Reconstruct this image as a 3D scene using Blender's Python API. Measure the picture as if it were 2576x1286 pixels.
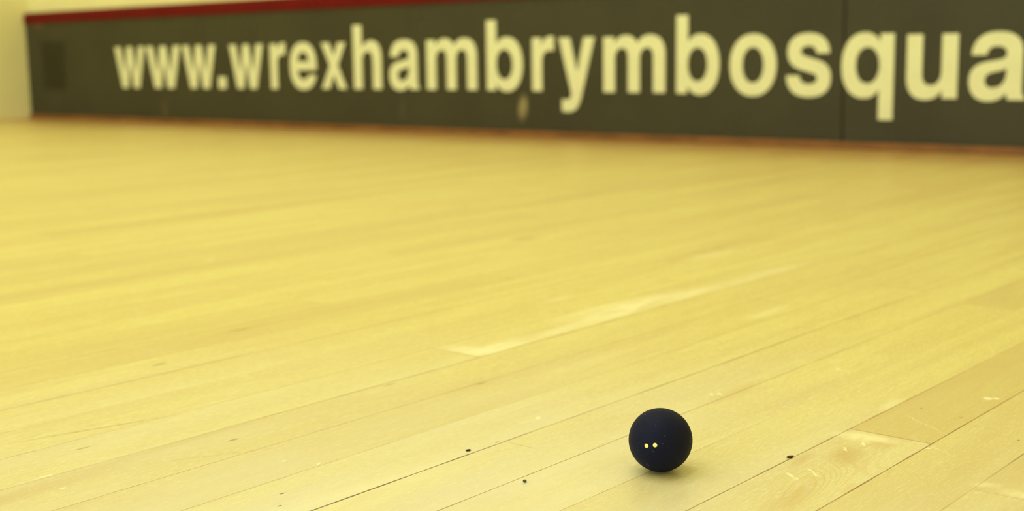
import bpy, bmesh, math, random
from mathutils import Vector, Matrix
random.seed(7)
S = bpy.context.scene
for o in list(bpy.data.objects):
    bpy.data.objects.remove(o)
C = S.collection

# ------------------------------------------------------------ camera
CAM_H = 0.26082
YAW, PITCH, ROLL = 0.706667, 0.153329, -0.015132
F_PX = 3270.14
fw = Vector((-math.sin(YAW)*math.cos(PITCH), math.cos(YAW)*math.cos(PITCH), -math.sin(PITCH)))
r0 = Vector((math.cos(YAW), math.sin(YAW), 0)); u0 = r0.cross(fw)
rt = r0*math.cos(ROLL)+u0*math.sin(ROLL); up = -r0*math.sin(ROLL)+u0*math.cos(ROLL)
cd = bpy.data.cameras.new('camera'); cam = bpy.data.objects.new('camera', cd); C.objects.link(cam)
m = Matrix((rt, up, -fw)).transposed().to_4x4(); m.translation = (0, 0, CAM_H)
cam.matrix_world = m
cd.sensor_fit = 'HORIZONTAL'; cd.sensor_width = 36.0; cd.lens = F_PX/2576*36.0
cd.clip_start = 0.02; cd.clip_end = 60
cd.dof.use_dof = True; cd.dof.focus_distance = 0.812; cd.dof.aperture_fstop = 7.4; cd.dof.aperture_blades = 0
S.camera = cam

# ------------------------------------------------------------ world, lamps, exposure
w = bpy.data.worlds.new('world'); S.world = w; w.use_nodes = True
w.node_tree.nodes['Background'].inputs[0].default_value = (0.9, 0.92, 1.0, 1)
w.node_tree.nodes['Background'].inputs[1].default_value = 0.0
S.view_settings.view_transform = 'Standard'; S.view_settings.look = 'None'
S.view_settings.gamma = 1.0; S.view_settings.use_curve_mapping = False
S.view_settings.exposure = 0.0
S.cycles.max_bounces = 5; S.cycles.caustics_reflective = False; S.cycles.caustics_refractive = False

XL, XR, YF, YB, HC = -5.7064, 0.6936, 3.2157, -6.5343, 5.6     # the court: side walls, tin face, back wall, ceiling
def lamp(name, x, y, z, sx, sy, watt, col, rot=(0, 0, 0)):
    l = bpy.data.lights.new(name, 'AREA'); l.shape = 'RECTANGLE'; l.size = sx; l.size_y = sy
    l.energy = watt; l.color = col
    o = bpy.data.objects.new(name, l); C.objects.link(o); o.location = (x, y, z); o.rotation_euler = rot
WARM = (1.0, 1.0, 0.92); COOL = (0.55, 0.76, 1.0)
KW = 0.208
for x in (-4.4, -2.5, -0.6):
    lamp('court_lamp', x, 1.0, HC-0.05, 0.35, 1.6, 150*KW, WARM)
    lamp('court_lamp', x, -1.6, HC-0.05, 0.35, 1.6, 150*KW, WARM)
    lamp('court_lamp', x, -4.4, HC-0.05, 0.35, 1.6, 90*KW, WARM)
# unseen cool area light set just inside the back wall, facing the tin
lamp('back_wall_cool_light', -2.0, YB+0.05, 1.3, 5.2, 2.2, 720*KW, COOL, (math.radians(90), 0, 0))

# ------------------------------------------------------------ helpers
def link(o, parent=None):
    C.objects.link(o)
    if parent: o.parent = parent
    return o
def obj(name, bm, mat, parent=None, smooth=False):
    me = bpy.data.meshes.new(name); bm.normal_update(); bm.to_mesh(me); bm.free()
    if mat: me.materials.append(mat)
    if smooth:
        for p in me.polygons: p.use_smooth = True
    return link(bpy.data.objects.new(name, me), parent)
def box(bm, x0, x1, y0, y1, z0, z1, bevel=0):
    r = bmesh.ops.create_cube(bm, size=1)
    bmesh.ops.scale(bm, vec=(x1-x0, y1-y0, z1-z0), verts=r['verts'])
    bmesh.ops.translate(bm, vec=((x0+x1)/2, (y0+y1)/2, (z0+z1)/2), verts=r['verts'])
    if bevel:
        es = list({e for v in r['verts'] for e in v.link_edges})
        bmesh.ops.bevel(bm, geom=es, offset=bevel, segments=3, profile=0.5, affect='EDGES')
def new_box(name, mat, *a, bevel=0, parent=None):
    bm = bmesh.new(); box(bm, *a, bevel=bevel); return obj(name, bm, mat, parent)
def thing(name, label, cat, loc=(0, 0, 0)):
    o = bpy.data.objects.new(name, None); o.empty_display_size = 0.05; o.location = loc
    o['label'] = label; o['category'] = cat
    return link(o)

class NT:
    """small wrapper for building node trees"""
    def __init__(s, name):
        s.m = bpy.data.materials.new(name); s.m.use_nodes = True; s.t = s.m.node_tree; s.n = s.t.nodes
        s.b = s.n['Principled BSDF']
    def put(s, sock, v):
        if isinstance(v, bpy.types.NodeSocket): s.t.links.new(v, sock)
        elif v is not None:
            if sock.type == 'RGBA' and len(v) == 3: v = (*v, 1)
            sock.default_value = v
    def math(s, op, a, b=None, c=None, clamp=False):
        n = s.n.new('ShaderNodeMath'); n.operation = op; n.use_clamp = clamp
        for i, v in enumerate((a, b, c)): s.put(n.inputs[i], v)
        return n.outputs[0]
    def mix(s, f, a, b, blend='MIX'):
        n = s.n.new('ShaderNodeMix'); n.data_type = 'RGBA'; n.blend_type = blend
        s.put(n.inputs[0], f); s.put(n.inputs[6], a); s.put(n.inputs[7], b)
        return n.outputs[2]
    def rng(s, v, a, b, c=0.0, d=1.0, smooth=True):
        n = s.n.new('ShaderNodeMapRange'); n.clamp = True
        if smooth: n.interpolation_type = 'SMOOTHSTEP'
        s.put(n.inputs[0], v)
        for i, q in enumerate((a, b, c, d)): s.put(n.inputs[i+1], q)
        return n.outputs[0]
    def noise(s, vec, scale, detail=2.0, rough=0.5, dist=0.0, col=False):
        n = s.n.new('ShaderNodeTexNoise'); n.noise_dimensions = '3D'
        s.put(n.inputs['Vector'], vec); n.inputs['Scale'].default_value = scale
        n.inputs['Detail'].default_value = detail; n.inputs['Roughness'].default_value = rough
        n.inputs['Distortion'].default_value = dist
        return n.outputs['Color' if col else 'Fac']
    def vscale(s, vec, v):
        n = s.n.new('ShaderNodeVectorMath'); n.operation = 'MULTIPLY'
        s.put(n.inputs[0], vec); s.put(n.inputs[1], v); return n.outputs[0]
    def vadd(s, vec, v):
        n = s.n.new('ShaderNodeVectorMath'); n.operation = 'ADD'
        s.put(n.inputs[0], vec); s.put(n.inputs[1], v); return n.outputs[0]
    def ell(s, vec, cx, cy, rx, ry, ang=0.0, soft=0.5):
        """soft mask: 1 inside an ellipse on the floor, 0 outside"""
        n = s.n.new('ShaderNodeMapping'); n.vector_type = 'TEXTURE'
        s.put(n.inputs[0], vec); n.inputs[1].default_value = (cx, cy, 0)
        n.inputs[2].default_value = (0, 0, ang); n.inputs[3].default_value = (rx, ry, 1)
        l = s.n.new('ShaderNodeVectorMath'); l.operation = 'LENGTH'; s.t.links.new(n.outputs[0], l.inputs[0])
        return s.rng(l.outputs['Value'], 1-soft, 1+soft*0.3, 1.0, 0.0)
    def attr(s, name):
        n = s.n.new('ShaderNodeAttribute'); n.attribute_name = name; return n.outputs['Fac']
    def xyz(s, vec):
        n = s.n.new('ShaderNodeSeparateXYZ'); s.put(n.inputs[0], vec); return n.outputs
    def comb(s, x, y, z):
        n = s.n.new('ShaderNodeCombineXYZ')
        for i, v in enumerate((x, y, z)): s.put(n.inputs[i], v)
        return n.outputs[0]
    def pos(s):
        return s.n.new('ShaderNodeTexCoord').outputs['Object']
    def bump(s, h, strength, dist):
        n = s.n.new('ShaderNodeBump'); n.inputs['Strength'].default_value = strength
        n.inputs['Distance'].default_value = dist; s.put(n.inputs['Height'], h)
        s.t.links.new(n.outputs[0], s.b.inputs['Normal'])

# ------------------------------------------------------------ materials
def mat_wall():
    t = NT('cream_plaster'); p = t.pos()
    n = t.noise(p, 3.0, 4); f = t.noise(p, 60, 3)
    c = t.mix(t.rng(n, .35, .7), (0.92, 0.86, 0.44), (0.87, 0.81, 0.41))
    t.put(t.b.inputs['Base Color'], t.mix(t.rng(f, .6, .8, 0, .25), c, (0.66, 0.54, 0.25)))
    t.b.inputs['Roughness'].default_value = 0.6; t.bump(f, .12, .002)
    return t.m
def mat_plain(name, col, rough=0.5, spec=0.5, var=0.12, scale=12):
    t = NT(name); p = t.pos(); n = t.noise(p, scale, 4)
    t.put(t.b.inputs['Base Color'], t.mix(t.rng(n, .35, .7), col, tuple(c*(1-var) for c in col)))
    t.b.inputs['Roughness'].default_value = rough; t.b.inputs['Specular IOR Level'].default_value = spec
    return t.m
def mat_tin():
    t = NT('dark_olive_paint'); p = t.pos(); X, Y, Z = t.xyz(p)
    n = t.noise(p, 4.0, 4); base = t.mix(t.rng(n, .35, .65), (0.0505, 0.0465, 0.0225), (0.044, 0.0395, 0.0200))
    # old overpainted rectangle near the left end
    mx = t.math('MULTIPLY', t.rng(X, -5.60, -5.55), t.rng(X, -5.36, -5.40))
    mz = t.math('MULTIPLY', t.rng(Z, .115, .15), t.rng(Z, .375, .33))
    c = t.mix(t.math('MULTIPLY', mx, mz), base, (0.022, 0.019, 0.0075))
    # scuffs and pale rub marks
    q = t.comb(X, Z, 0.0)
    rub = t.noise(t.vscale(p, (60, 1, 9)), 1.0, 3)
    for cx, cz, rx, rz, ang, col, k in (
            (-2.690, .092, .020, .046, -.12, (0.42, 0.34, 0.16), 1.0),
            (-4.637, .060, .018, .045, 0, (0.15, 0.115, 0.05), .6),
            (-3.237, .080, .014, .050, 0, (0.12, 0.10, 0.045), .5),
            (-5.59, .425, .05, .016, 0, (0.20, 0.085, 0.03), .6)):
        mk = t.math('MULTIPLY', t.ell(q, cx, cz, rx, rz, ang, .6), t.rng(rub, .3, .6, .35*k, k))
        c = t.mix(mk, c, col)
    t.put(t.b.inputs['Base Color'], c)
    t.b.inputs['Roughness'].default_value = 0.55; t.b.inputs['Specular IOR Level'].default_value = 0.3
    t.bump(t.noise(p, 90, 2), .1, .001)
    return t.m

def mat_floor(lo, hi):
    # every group of boards gets the marks that lie on it (one material with all of them would be too long for the renderer)
    def off_board(cx, rx, ry, a):
        e = max(rx, abs(rx*math.cos(a))+abs(ry*math.sin(a)))+.004
        return cx+e < lo or cx-e > hi
    t = NT('maple_strip_floor'); p = t.pos(); X, Y, Z = t.xyz(p)
    uvn = t.n.new('ShaderNodeUVMap'); uvn.uv_map = 'board'; U, V, _ = t.xyz(uvn.outputs[0])
    tone, rnd = t.attr('tone'), t.attr('rnd')
    nz = t.noise(p, 260, 1, .6, col=True)
    wob = t.vadd(p, t.vscale(t.vadd(nz, (-.5, -.5, -.5)), (.0034, .0060, 0)))
    off = t.comb(t.math('MULTIPLY', rnd, 37.0), t.math('MULTIPLY', rnd, 91.0), 0.0)
    q = t.vadd(p, off)
    broad = t.noise(t.vscale(q, (22, 2.2, 1)), 1.0, 3, .55, .6)
    fine = t.noise(t.vscale(q, (420, 9, 1)), 1.0, 3, .65, .2)
    fine2 = t.noise(t.vscale(q, (900, 34, 1)), 1.0, 2, .7)
    # cathedral figure of flat sawn boards: rings of a warped field
    fig = t.noise(t.vscale(q, (16, 3.0, 1)), 1.0, 1.5, .4, 1.2)
    rings = t.math('SINE', t.math('MULTIPLY', fig, 95.0))
    light, mid, tan = (0.700, 0.625, 0.192), (0.62, 0.510, 0.155), (0.545, 0.405, 0.140)
    c = t.mix(t.rng(broad, .32, .68), light, mid)
    c = t.mix(t.rng(rings, .55, 1.0, 0, .16), c, (0.58, 0.39, 0.11))
    pore = t.noise(t.vscale(q, (1100, 150, 1)), 1.0, 1, .6)
    c = t.mix(t.rng(fine, .46, .72, 0, .50), c, (0.56, 0.40, 0.115))
    c = t.mix(t.rng(fine2, .48, .25, 0, .65), c, (0.90, 0.82, 0.42))
    c = t.mix(t.rng(fine2, .54, .75, 0, .55), c, (0.58, 0.42, 0.13))
    c = t.mix(t.rng(pore, .52, .74, 0, .60), c, (0.56, 0.42, 0.13))
    c = t.mix(t.rng(pore, .45, .28, 0, .48), c, (0.95, 0.88, 0.56))
    # pale sheen of the near floor painted into the colour, broken up like wear
    near_sheen = t.math('MULTIPLY', t.ell(p, -.42, .42, .62, .60, .4, .95), t.rng(t.noise(t.vscale(q, (14, 3, 1)), 1.0, 3), .3, .7, .45, .85))
    c = t.mix(near_sheen, c, (0.72, 0.695, 0.60))
    c = t.mix(t.math('MULTIPLY', tone, t.rng(broad, .2, .8, .65, 1.0)), c, tan)
    # boards turn tan, then brown, towards the foot of the tin
    far_tan = t.math('MULTIPLY', t.rng(Y, 1.7, 3.15), t.rng(broad, .2, .8, .34, .62))
    c = t.mix(far_tan, c, (0.66, 0.43, 0.092))
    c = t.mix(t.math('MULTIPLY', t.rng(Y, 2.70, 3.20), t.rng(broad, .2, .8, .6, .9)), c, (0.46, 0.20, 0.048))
    # brown heartwood blotches on a few boards
    for cx, cy, rx, ry, a, k in (
            (-.3640, .7600, .013, .024, .25, .65), (-.3560, .8000, .010, .022, -.2, .4), (-.384, .733, .005, .022, .1, .35),
            (-.352, .66, .012, .05, .1, .3), (-.7395, .52, .008, .085, .03, .55), (-.727, .40, .012, .09, .05, .35),
            (-.505, .86, .012, .05, .0, .25), (-.68, .75, .010, .05, 0, .2), (-1.008, .77, .008, .05, 0, .35),
            (-1.107, 1.93, .04, .30, 0, .30), (-.90, 1.50, .02, .2, 0, .25), (-1.80, 1.3, .05, .5, 0, .22),
            (-.255, .90, .022, .14, 0, .30), (-.235, .700, .02, .043, 0, .35)):
        if off_board(cx, rx, ry, a): continue
        mk = t.math('MULTIPLY', t.ell(wob, cx, cy, rx, ry, a, .85), t.rng(fig, .3, .6, k*.35, k))
        if cx in (-.7395, -.727): mk = t.math('MULTIPLY', mk, t.rng(X, -.7420, -.7415))
        c = t.mix(mk, c, (0.47, 0.265, 0.07))
    # strong swirling figure in the board right of the ball
    sw = 0.0 if off_board(-.352, .03, .11, 0) else t.math('MULTIPLY', t.ell(wob, -.352, .70, .030, .11, 0, .9), t.rng(t.math('SINE', t.math('MULTIPLY', fig, 190.0)), .2, 1.0, 0, .40))
    c = t.mix(sw, c, (0.60, 0.40, 0.10))
    # pale worn places where the varnish has gone
    worn = t.noise(t.vscale(p, (90, 14, 1)), 1.0, 4, .7)
    inb = t.math('MULTIPLY', t.rng(X, -.7415, -.7435), t.rng(X, -.805, -.798))
    inb = t.math('MULTIPLY', inb, t.rng(Y, .8235, .8255))
    for cx, cy, rx, ry, a, k, board in (
            (-.752, .858, .018, .055, .18, .95, 1), (-.768, .836, .034, .020, 0, .75, 1), (-.754, .97, .014, .14, .0, .55, 1),
            (-.772, 1.07, .030, .10, .0, .80, 1), (-.764, 1.17, .026, .10, -.1, .55, 1), (-.758, 1.32, .016, .16, 0, .45, 1),
            (-.3760, .8030, .013, .013, .3, .85, 0), (-.360, .8060, .018, .008, 0, .65, 0), (-.388, .802, .010, .009, .9, .5, 0),
            (-.395, .895, .006, .022, 0, .5, 0), (-.272, .757, .010, .006, .6, .6, 0), (-.252, .752, .013, .008, 0, .6, 0),
            (-.888, 1.44, .016, .07, 0, .45, 0), (-.640, 1.14, .012, .05, 0, .35, 0), (-.857, 1.07, .008, .035, 0, .4, 0),
            (-.56, .52, .03, .12, 0, .30, 0), (-.48, .60, .05, .13, 0, .22, 0), (-.655, .86, .01, .08, 0, .2, 0)):
        if off_board(cx, rx, ry, a): continue
        mk = t.math('MULTIPLY', t.ell(wob, cx, cy, rx, ry, a, .75), t.rng(worn, .32, .62, k*.30, k))
        if board: mk = t.math('MULTIPLY', mk, inb)
        c = t.mix(mk, c, (0.90, 0.84, 0.54))
    # small chips (white) and pin knots (dark)
    for cx, cy, rx, ry, a in (
            (-.5154, .8376, .0022, .0038, .9), (-.5115, .8425, .0018, .003, .9), (-.580, .7063, .0022, .0045, .6), (-.4759, .9694, .002, .004, .6),
            (-.3447, .9524, .0035, .0050, .8), (-.3400, .9560, .0025, .0035, .8), (-.6482, .5264, .0014, .0020, .6), (-.6254, .5355, .0014, .0025, .6),
            (-.7148, .4067, .0016, .0020, .7), (-.745, .4110, .0014, .0080, .0), (-1.3954, 1.0254, .004, .009, 0), (-.3300, .8060, .0016, .0016, 0),
            (-.3680, .7900, .0012, .0060, .5), (-.3720, .7720, .0010, .0060, .7), (-.366, .715, .0010, .0100, .9), (-.372, .700, .001, .009, 1.0)):
        if off_board(cx, rx, ry, a): continue
        c = t.mix(t.math('MULTIPLY', t.ell(wob, cx, cy, rx, ry, a, .5), .85), c, (0.90, 0.86, 0.62))
    for cx, cy, rx, ry, a, k in (
            (-.5989, .4838, .00085, .0021, -.1, 1), (-.5831, .4685, .00085, .0017, -.1, 1),
            (-.7135, .5356, .0016, .0050, -.05, .55), (-.7800, .4600, .0012, .0070, -.05, .5), (-.3729, .8962, .0016, .0016, 0, .6),
            (-.3408, .8901, .0018, .0012, 0, .6), (-.2900, .8600, .001, .0015, 0, .7), (-.9479, .6369, .003, .008, 0, .5), (-1.0086, .7697, .004, .014, 0, .25),
            (-1.1847, 1.4163, .012, .03, 0, .28), (-.7366, .7088, .0018, .008, 0, .4), (-.6803, .7561, .002, .007, 0, .35), (-.5650, .6430, .0010, .002, 0, .7)):
        if off_board(cx, rx, ry, a): continue
        c = t.mix(t.math('MULTIPLY', t.ell(p, cx, cy, rx, ry, a, .5), k), c, (0.055, 0.022, 0.012))
    # long dark mineral streaks
    for cx, cy, rx, ry, a, k in ((-.815, .492, .0018, .070, -.28, .50), (-.695, .505, .0008, .05, -.5, .3), (-.66, 1.62, .003, .5, .02, .25),
                                 (-1.55, 1.25, .006, .5, .02, .3), (-2.1, 2.0, .012, .8, 0, .3), (-1.3, 2.2, .012, .8, 0, .3)):
        if off_board(cx, rx, ry, a): continue
        c = t.mix(t.math('MULTIPLY', t.ell(wob, cx, cy, rx, ry, a, .8), k), c, (0.33, 0.18, 0.06))
    if not off_board(-.546, .02, .001, 0): c = t.mix(t.math('MULTIPLY', t.ell(p, -.546, .6476, .018, .0006, 0, .5), .45), c, (0.35, 0.20, 0.07))
    # fine scratches across the boards
    for cx, cy, rx, ry, a, k in ((-.3560, .8600, .0006, .035, .95, .45), (-.330, .812, .0006, .03, 1.0, .45)):
        if off_board(cx, rx, ry, a): continue
        c = t.mix(t.math('MULTIPLY', t.ell(wob, cx, cy, rx, ry, a, .6), k), c, (0.93, 0.88, 0.62))
    # seams between boards; breaks along their length
    var = t.noise(t.vscale(p, (3, 26, 1)), 1.0, 3, .6)
    fade = t.noise(t.vscale(p, (9, 1.6, 1)), 1.0, 1)
    seam = None
    for d, g in ((U, t.attr('gap_left')), (t.math('SUBTRACT', t.attr('wid'), U), t.attr('gap_right'))):
        gg = t.math('MULTIPLY', g, t.rng(var, .25, .75, .55, 1.35))
        s = t.math('MULTIPLY', t.rng(t.math('DIVIDE', d, gg), .5, 1.25, 1, 0), t.rng(fade, .36, .52, .35, 1.0))
        seam = s if seam is None else t.math('MAXIMUM', seam, s)
    joint = None
    for d in (V, t.math('SUBTRACT', t.attr('len'), V)):
        s = t.rng(d, .0003, .0008, 1, 0); joint = s if joint is None else t.math('MAXIMUM', joint, s)
    joint = t.math('MULTIPLY', joint, t.rng(var, .35, .55, .25, .8))
    deep = t.math('MULTIPLY', t.rng(Y, .66, .60), t.math('MULTIPLY', t.rng(X, -.58, -.57), t.rng(X, -.545, -.555)))
    lc = t.mix(deep, (0.22, 0.085, 0.025), (0.025, 0.010, 0.008))
    c = t.mix(t.math('MULTIPLY', t.math('MAXIMUM', seam, joint), .95), c, lc)
    t.put(t.b.inputs['Base Color'], c)
    t.put(t.b.inputs['Roughness'], t.rng(worn, .3, .7, .45, .58))
    t.b.inputs['Specular IOR Level'].default_value = 0.5
    t.b.inputs['Coat Weight'].default_value = 0.8; t.b.inputs['Coat Roughness'].default_value = 0.42
    t.bump(fine2, .30, .00025)
    return t.m

def mat_rubber():
    t = NT('black_rubber'); p = t.pos()
    n = t.noise(p, 900, 2); sp = t.noise(p, 1000, 0)
    c = t.mix(t.rng(n, .3, .7), (0.0050, 0.0068, 0.0290), (0.0065, 0.0080, 0.0300))
    c = t.mix(t.rng(sp, .815, .845, 0, .5), c, (0.30, 0.33, 0.36))
    t.put(t.b.inputs['Base Color'], c)
    t.b.inputs['Roughness'].default_value = 0.6; t.b.inputs['Specular IOR Level'].default_value = 0.12
    t.bump(n, .25, .0003)
    return t.m

M_wall = mat_wall(); M_tin = mat_tin(); M_rubber = mat_rubber()
M_ceiling = mat_plain('ceiling_paint', (0.80, 0.76, 0.60), .7)
M_red = mat_plain('red_paint', (0.150, 0.0068, 0.0055), .6, .08, .1, 6)
M_batten = mat_plain('stained_batten', (0.27, 0.115, 0.033), .5, .3, .3, 9)
M_letter = mat_plain('cream_vinyl', (0.83, 0.83, 0.52), .5, .3, .05, 20)
M_dot = mat_plain('yellow_paint', (0.95, 0.93, 0.30), .4, .3, .04, 900)

# ------------------------------------------------------------ the court shell
def structure(name, mat, *a):
    o = new_box(name, mat, *a); o['kind'] = 'structure'; return o
TH = 0.026                                   # how far the tin stands off the plaster
structure('wall_front', M_wall, XL-.2, XR+.2, YF+TH, YF+TH+.2, -.1, HC)
structure('wall_left', M_wall, XL-.2, XL, YB-.2, YF+TH, -.1, HC)
structure('wall_right', M_wall, XR, XR+.2, YB-.2, YF+TH, -.1, HC)
structure('wall_back', M_wall, XL, XR, YB-.2, YB, -.1, HC)
structure('ceiling', M_ceiling, XL-.2, XR+.2, YB-.2, YF+TH+.2, HC, HC+.15)

# the floor: one mesh whose faces are the single boards; every face knows its own tone and its seams
seams = [-.9167, -.8590, -.8010, -.7418, -.6825, -.6220, -.5617, -.5035, -.4475, -.3905, -.3320, -.2767]
GAP = {-.5617: .00072, -.5035: .00040, -.3905: .00050, -.3320: .00060, -.2767: .00055, -.7418: .00060, -.9167: .00065, -.4475: .00022}
while seams[0] > XL-.01: seams.insert(0, seams[0]-.0583)
while seams[-1] < XR+.01: seams.append(seams[-1]+.0570)
JOINTS = {-.9167: [-.5, 1.9], -.8590: [-.3, 1.25], -.3905: [-.25, .8170, 1.9], -.3320: [.05, 1.46], -.8010: [.8245, 2.05], -.7418: [-.1, 1.55], -.2767: [-.2, .7444, 1.7],
          -.5617: [.05, 1.75], -.6220: [.3, 1.35], -.6825: [-.2, 1.2], -.5035: [.2, 1.3], -.4475: [.35, 1.6]}
TONE = {(-.3905, 1): .05, (-.3905, 2): .75, (-.3320, 1): .38, (-.2767, 1): .30, (-.2767, 2): .55, (-.7418, 1): .15, (-.6825, 1): .2,
        (-.5617, 1): .0, (-.5035, 1): .05, (-.6220, 1): .0, (-.4475, 1): .12}
me = bpy.data.meshes.new('floor'); vs, fs, dat, uv = [], [], [], []
for i in range(len(seams)-1):
    a, b = seams[i], seams[i+1]
    a_, b_ = max(a, XL), min(b, XR)
    if b_-a_ < .002: continue
    if a in JOINTS: cuts = [YB]+JOINTS[a]+[YF+TH]
    else:
        y = YB+random.uniform(.1, 1.2); cuts = [YB]
        while y < YF-.3: cuts.append(y); y += random.uniform(.55, 1.6)
        cuts.append(YF+TH)
    for k in range(len(cuts)-1):
        y0, y1 = cuts[k], cuts[k+1]; n = len(vs)
        vs += [(a_, y0, 0), (b_, y0, 0), (b_, y1, 0), (a_, y1, 0)]; fs.append((n, n+1, n+2, n+3))
        uv += [(0, 0), (b_-a_, 0), (b_-a_, y1-y0), (0, y1-y0)]
        tone = TONE.get((a, k), random.choice([0, 0, .05, .1, .2, .3, .45]))
        dat.append((tone, random.random(), GAP.get(a, .00030), GAP.get(b, .00030), b_-a_, y1-y0))
me.from_pydata(vs, [], fs)
l = me.uv_layers.new(name='board')
for i, q in enumerate(uv): l.data[i].uv = q
for j, nm in enumerate(('tone', 'rnd', 'gap_left', 'gap_right', 'wid', 'len')):
    at = me.attributes.new(nm, 'FLOAT', 'FACE')
    for i, d in enumerate(dat): at.data[i].value = d[j]
EDGES = [-1e3, -.9167, -.8010, -.7418, -.5617, -.4475, -.3320, 1e3]
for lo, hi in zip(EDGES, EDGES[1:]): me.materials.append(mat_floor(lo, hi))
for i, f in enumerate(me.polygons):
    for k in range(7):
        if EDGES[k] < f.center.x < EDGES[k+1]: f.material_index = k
fl = link(bpy.data.objects.new('floor', me)); fl['kind'] = 'structure'

# ------------------------------------------------------------ the tin (board along the foot of the front wall)
SEAM = -1.582
tin = thing('squash_tin', 'long dark olive board with red top rail and pale web address along the wall', 'board', ((XL+XR)/2, YF+TH, 0))
OX, OY = (XL+XR)/2, YF+TH
def tbox(name, mat, x0, x1, y0, y1, z0, z1, bevel=0):
    bm = bmesh.new(); box(bm, x0-OX, x1-OX, y0-OY, y1-OY, z0, z1, bevel)
    return obj(name, bm, mat, tin)
def panel(x0, x1):
    # local coordinates of the paint equal world ones, so the mesh keeps world numbers and the object is shifted back
    bm = bmesh.new(); box(bm, x0, x1, YF, YF+TH-.001, .019, .437, .0015)
    o = obj('panel', bm, M_tin, tin); o.location = (-OX, -OY, 0); return o
panel(XL+.001, SEAM-.002); panel(SEAM+.002, XR-.001)
rail = bmesh.new()
prof = [(YF-.006, .436), (YF-.006, .472), (YF-.002, .481), (YF+TH-.001, .487), (YF+TH-.001, .436)]   # chamfered rail
va = [rail.verts.new((XL+.001-OX, y-OY, z)) for y, z in prof]; vb = [rail.verts.new((XR-.001-OX, y-OY, z)) for y, z in prof]
rail.faces.new(va); rail.faces.new(vb[::-1])
for i in range(5): rail.faces.new((va[i], vb[i], vb[(i+1) % 5], va[(i+1) % 5])[::-1])
bmesh.ops.recalc_face_normals(rail, faces=rail.faces)
obj('top_rail', rail, M_red, tin)
tbox('batten', M_batten, XL+.001, XR-.001, YF-.010, YF+TH-.001, 0.0005, .019, .002)

# lettering: outlines in em units, x-height 532
def ell(cx, cy, rx, ry, n=56):
    # a slightly squared ellipse, as in a grotesque bold
    P = []
    for i in range(n):
        a = 2*math.pi*i/n; c, s = math.cos(a), math.sin(a); e = 2/2.15
        P.append((cx+rx*math.copysign(abs(c)**e, c), cy+ry*math.copysign(abs(s)**e, s)))
    return P
def path(d):
    tk = d.split(); i = 0; P = []
    while i < len(tk):
        k = tk[i]; i += 1
        if k in 'ML': P.append((float(tk[i]), float(tk[i+1]))); i += 2
        elif k == 'C':
            q = [float(v) for v in tk[i:i+6]]; i += 6; p0 = P[-1]
            for j in range(1, 15):
                t = j/14; a = (1-t)**3; b = 3*t*(1-t)**2; c = 3*t*t*(1-t); e = t**3
                P.append((a*p0[0]+b*q[0]+c*q[2]+e*q[4], a*p0[1]+b*q[1]+c*q[3]+e*q[5]))
    if math.dist(P[0], P[-1]) < 1e-6: P.pop()
    return P
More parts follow.
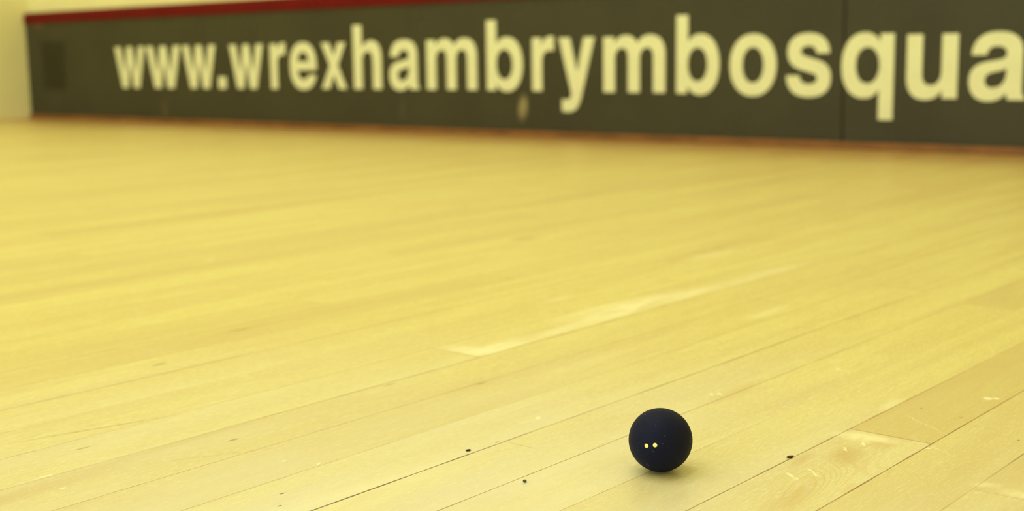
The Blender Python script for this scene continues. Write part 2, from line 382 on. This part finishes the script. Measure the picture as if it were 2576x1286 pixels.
GL = {
 'w': [path('M 0 532 L 150 532 L 235 180 L 314 532 L 448 532 L 527 180 L 612 532 L 762 532 L 602 0 L 454 0 L 381 330 L 308 0 L 160 0')],
 '.': [path('M 0 0 L 145 0 L 145 145 L 0 145')],
 'r': [path('M 0 0 L 0 532 L 136 532 L 136 448 C 168 515 210 546 275 546 C 290 546 305 545 320 541 L 320 398 C 300 403 285 405 262 405 C 190 405 145 368 145 290 L 145 0')],
 'e': [path('M 505 218 L 146 218 C 150 145 190 105 258 105 C 305 105 340 125 350 160 L 495 160 C 470 50 385 -14 255 -14 C 95 -14 0 90 0 263 C 0 440 100 546 255 546 C 415 546 508 440 508 262'),
       path('M 147 318 L 362 318 C 355 392 320 428 255 428 C 195 428 155 392 147 318')],
 'x': [path('M 0 0 L 160 0 L 258 165 L 355 0 L 520 0 L 343 272 L 508 532 L 350 532 L 260 378 L 170 532 L 8 532 L 176 272')],
 'h': [path('M 0 0 L 0 720 L 145 720 L 145 460 C 180 515 235 546 300 546 C 410 546 470 475 470 345 L 470 0 L 325 0 L 325 320 C 325 390 300 424 245 424 C 185 424 145 380 145 310 L 145 0')],
 'a': [path('M 360 0 C 352 15 348 32 346 55 C 300 5 245 -14 180 -14 C 70 -14 0 50 0 150 C 0 245 55 290 175 307 L 265 320 C 320 328 342 342 342 372 C 342 410 310 430 255 430 C 200 430 168 410 160 360 L 20 360 C 28 480 110 546 260 546 C 410 546 485 490 485 380 L 485 110 C 485 55 492 30 515 18 L 515 0'),
       path('M 342 255 C 325 243 305 237 265 230 L 228 223 C 170 212 146 192 146 157 C 146 118 172 95 218 95 C 290 95 340 142 342 210')],
 'm': [path('M 0 0 L 0 532 L 136 532 L 136 462 C 170 518 220 546 285 546 C 355 546 405 518 430 465 C 465 518 520 546 590 546 C 710 546 775 475 775 355 L 775 0 L 630 0 L 630 328 C 630 394 607 424 555 424 C 495 424 460 383 460 312 L 460 0 L 315 0 L 315 328 C 315 394 293 424 240 424 C 180 424 145 383 145 312 L 145 0')],
 'b': [path('M 0 0 L 0 720 L 145 720 L 145 470 C 180 520 230 546 300 546 C 440 546 535 440 535 268 C 535 95 440 -14 300 -14 C 230 -14 175 15 138 68 L 138 0'), ell(266, 266, 122, 155)],
 'y': [path('M 0 532 L 158 532 L 262 185 L 360 532 L 512 532 L 325 -40 C 285 -160 235 -205 125 -205 C 100 -205 75 -203 40 -198 L 40 -76 C 60 -82 80 -84 98 -84 C 150 -84 178 -60 178 -25 C 178 -10 172 10 165 30')],
 'o': [ell(272, 266, 272, 280), ell(272, 266, 125, 160)],
 's': [path('M 0 175 L 145 175 C 148 125 185 100 250 100 C 305 100 340 118 340 148 C 340 175 322 188 270 200 L 170 224 C 60 250 12 300 12 385 C 12 485 95 546 240 546 C 385 546 470 480 472 368 L 332 368 C 330 412 300 434 242 434 C 190 434 160 416 160 388 C 160 362 182 350 240 336 L 330 314 C 440 288 488 240 488 155 C 488 45 405 -14 250 -14 C 95 -14 2 50 0 175')],
 'q': [path('M 535 532 L 535 -195 L 390 -195 L 390 62 C 355 12 305 -14 235 -14 C 95 -14 0 92 0 264 C 0 437 95 546 235 546 C 305 546 360 517 397 464 L 397 532'), ell(269, 266, 122, 155)],
 'u': [path('M 470 532 L 470 0 L 334 0 L 334 70 C 298 14 245 -14 178 -14 C 60 -14 0 58 0 180 L 0 532 L 145 532 L 145 212 C 145 142 170 108 225 108 C 285 108 325 152 325 222 L 325 532')],
}
# every letter where it is on the board: left edge, right edge, baseline, top of a flat lower-case letter (metres)
TEXT = [('w', -4.978, -4.760, .1445, .3180), ('w', -4.745, -4.510, .1448, .3175), ('w', -4.492, -4.277, .1450, .3170), ('.', -4.262, -4.215, .1450, .3160),
        ('w', -4.186, -3.982, .1455, .3150), ('r', -3.938, -3.850, .1460, .3140), ('e', -3.824, -3.676, .1475, .3140), ('x', -3.648, -3.514, .1475, .3135),
        ('h', -3.475, -3.333, .1475, .3135), ('a', -3.293, -3.150, .1475, .3135), ('m', -3.112, -2.884, .1475, .3135), ('b', -2.840, -2.688, .1470, .3130),
        ('r', -2.648, -2.560, .1460, .3120), ('y', -2.540, -2.402, .1455, .3105), ('m', -2.368, -2.145, .1440, .3090), ('b', -2.106, -1.962, .1425, .3075),
        ('o', -1.927, -1.781, .1405, .3040), ('s', -1.750, -1.618, .1395, .3025), ('q', -1.587, -1.442, .1380, .3005), ('u', -1.407, -1.274, .1355, .2965),
        ('a', -1.245, -1.106, .1335, .2950)]
def letter(ch, x0, x1, zb, zt):
    cs = GL[ch]; w = max(p[0] for p in cs[0]); sx = (x1-x0)/w; sz = (zt-zb)/532
    cu = bpy.data.curves.new('letter', 'CURVE'); cu.dimensions = '2D'; cu.fill_mode = 'BOTH'; cu.extrude = .0008
    for P in cs:
        s = cu.splines.new('POLY'); s.points.add(len(P)-1); s.use_cyclic_u = True
        for k, (x, y) in enumerate(P): s.points[k].co = (x*sx, y*sz, 0, 1)
    tmp = bpy.data.objects.new('tmp', cu); C.objects.link(tmp)
    dg = bpy.context.evaluated_depsgraph_get(); me = bpy.data.meshes.new_from_object(tmp.evaluated_get(dg))
    bpy.data.objects.remove(tmp); me.name = 'letter'
    me.materials.clear(); me.materials.append(M_letter)
    o = link(bpy.data.objects.new('letter', me), tin)
    o.rotation_euler = (math.pi/2, 0, 0); o.location = (x0-OX, YF-.0009-OY, zb)
for a in TEXT: letter(*a)

# ------------------------------------------------------------ the ball
R = 0.02; BX, BY = -0.44317, 0.66014
bm = bmesh.new(); bmesh.ops.create_uvsphere(bm, u_segments=128, v_segments=64, radius=R)
ball = obj('squash_ball', bm, M_rubber, smooth=True); ball.location = (BX, BY, R)
ball['label'] = 'small black rubber squash ball with two yellow dots resting on the wooden floor'
ball['category'] = 'ball'
def cap(d, rad):
    """a thin spot of paint following the curve of the ball"""
    d = Vector(d).normalized(); a = d.orthogonal().normalized(); b = d.cross(a)
    bm = bmesh.new(); n = 32; rings = []
    for k in range(1, 6):
        th = rad/R*k/5; rr = R+.00012 if k < 5 else R-.00002
        rings.append([bm.verts.new((d*math.cos(th)+(a*math.cos(t)+b*math.sin(t))*math.sin(th))*rr) for t in [2*math.pi*i/n for i in range(n)]])
    c = bm.verts.new(d*(R+.00013))
    for i in range(n):
        bm.faces.new((c, rings[0][i], rings[0][(i+1) % n]))
        for k in range(4): bm.faces.new((rings[k][i], rings[k+1][i], rings[k+1][(i+1) % n], rings[k][(i+1) % n]))
    bmesh.ops.recalc_face_normals(bm, faces=bm.faces)
    obj('dot', bm, M_dot, ball, smooth=True)
cap((0.1459, -0.9865, 0.0745), .00135); cap((0.4078, -0.9046, 0.1239), .00138)

# ------------------------------------------------------------ crumbs of grit lying on the boards
def crumb(label, x, y, sx, sy, sz, rz, col, seed):
    rg = random.Random(seed); bm = bmesh.new(); bmesh.ops.create_icosphere(bm, subdivisions=3, radius=1)
    for v in bm.verts:
        n = v.co.normalized(); k = 1+.18*math.sin(n.x*5+seed)*math.cos(n.y*4+seed*2)+rg.uniform(-.06, .06)
        v.co = Vector((n.x*sx*k, n.y*sy*k, n.z*sz*k))
    zmin = min(v.co.z for v in bm.verts)
    for v in bm.verts: v.co.z -= zmin
    o = obj('crumb', bm, mat_plain('crumb_surface', col, .7, .3, .6, 1500), smooth=False)
    o.location = (x, y, 0); o.rotation_euler = (0, 0, rz); o['label'] = label; o['category'] = 'crumb'
crumb('tiny grey round crumb lying alone on the floor in front of the ball', -.4961, .5899, .0011, .0011, .0008, .3, (0.10, 0.085, 0.10), 3)
crumb('tiny black flat crumb against the darkest floor seam', -.5668, .6160, .0009, .0019, .0006, -.45, (0.03, 0.02, 0.01), 5)
crumb('tiny reddish brown splinter on the floor just right of the ball', -.3915, .7331, .0011, .0026, .0007, -.45, (0.10, 0.035, 0.015), 8)
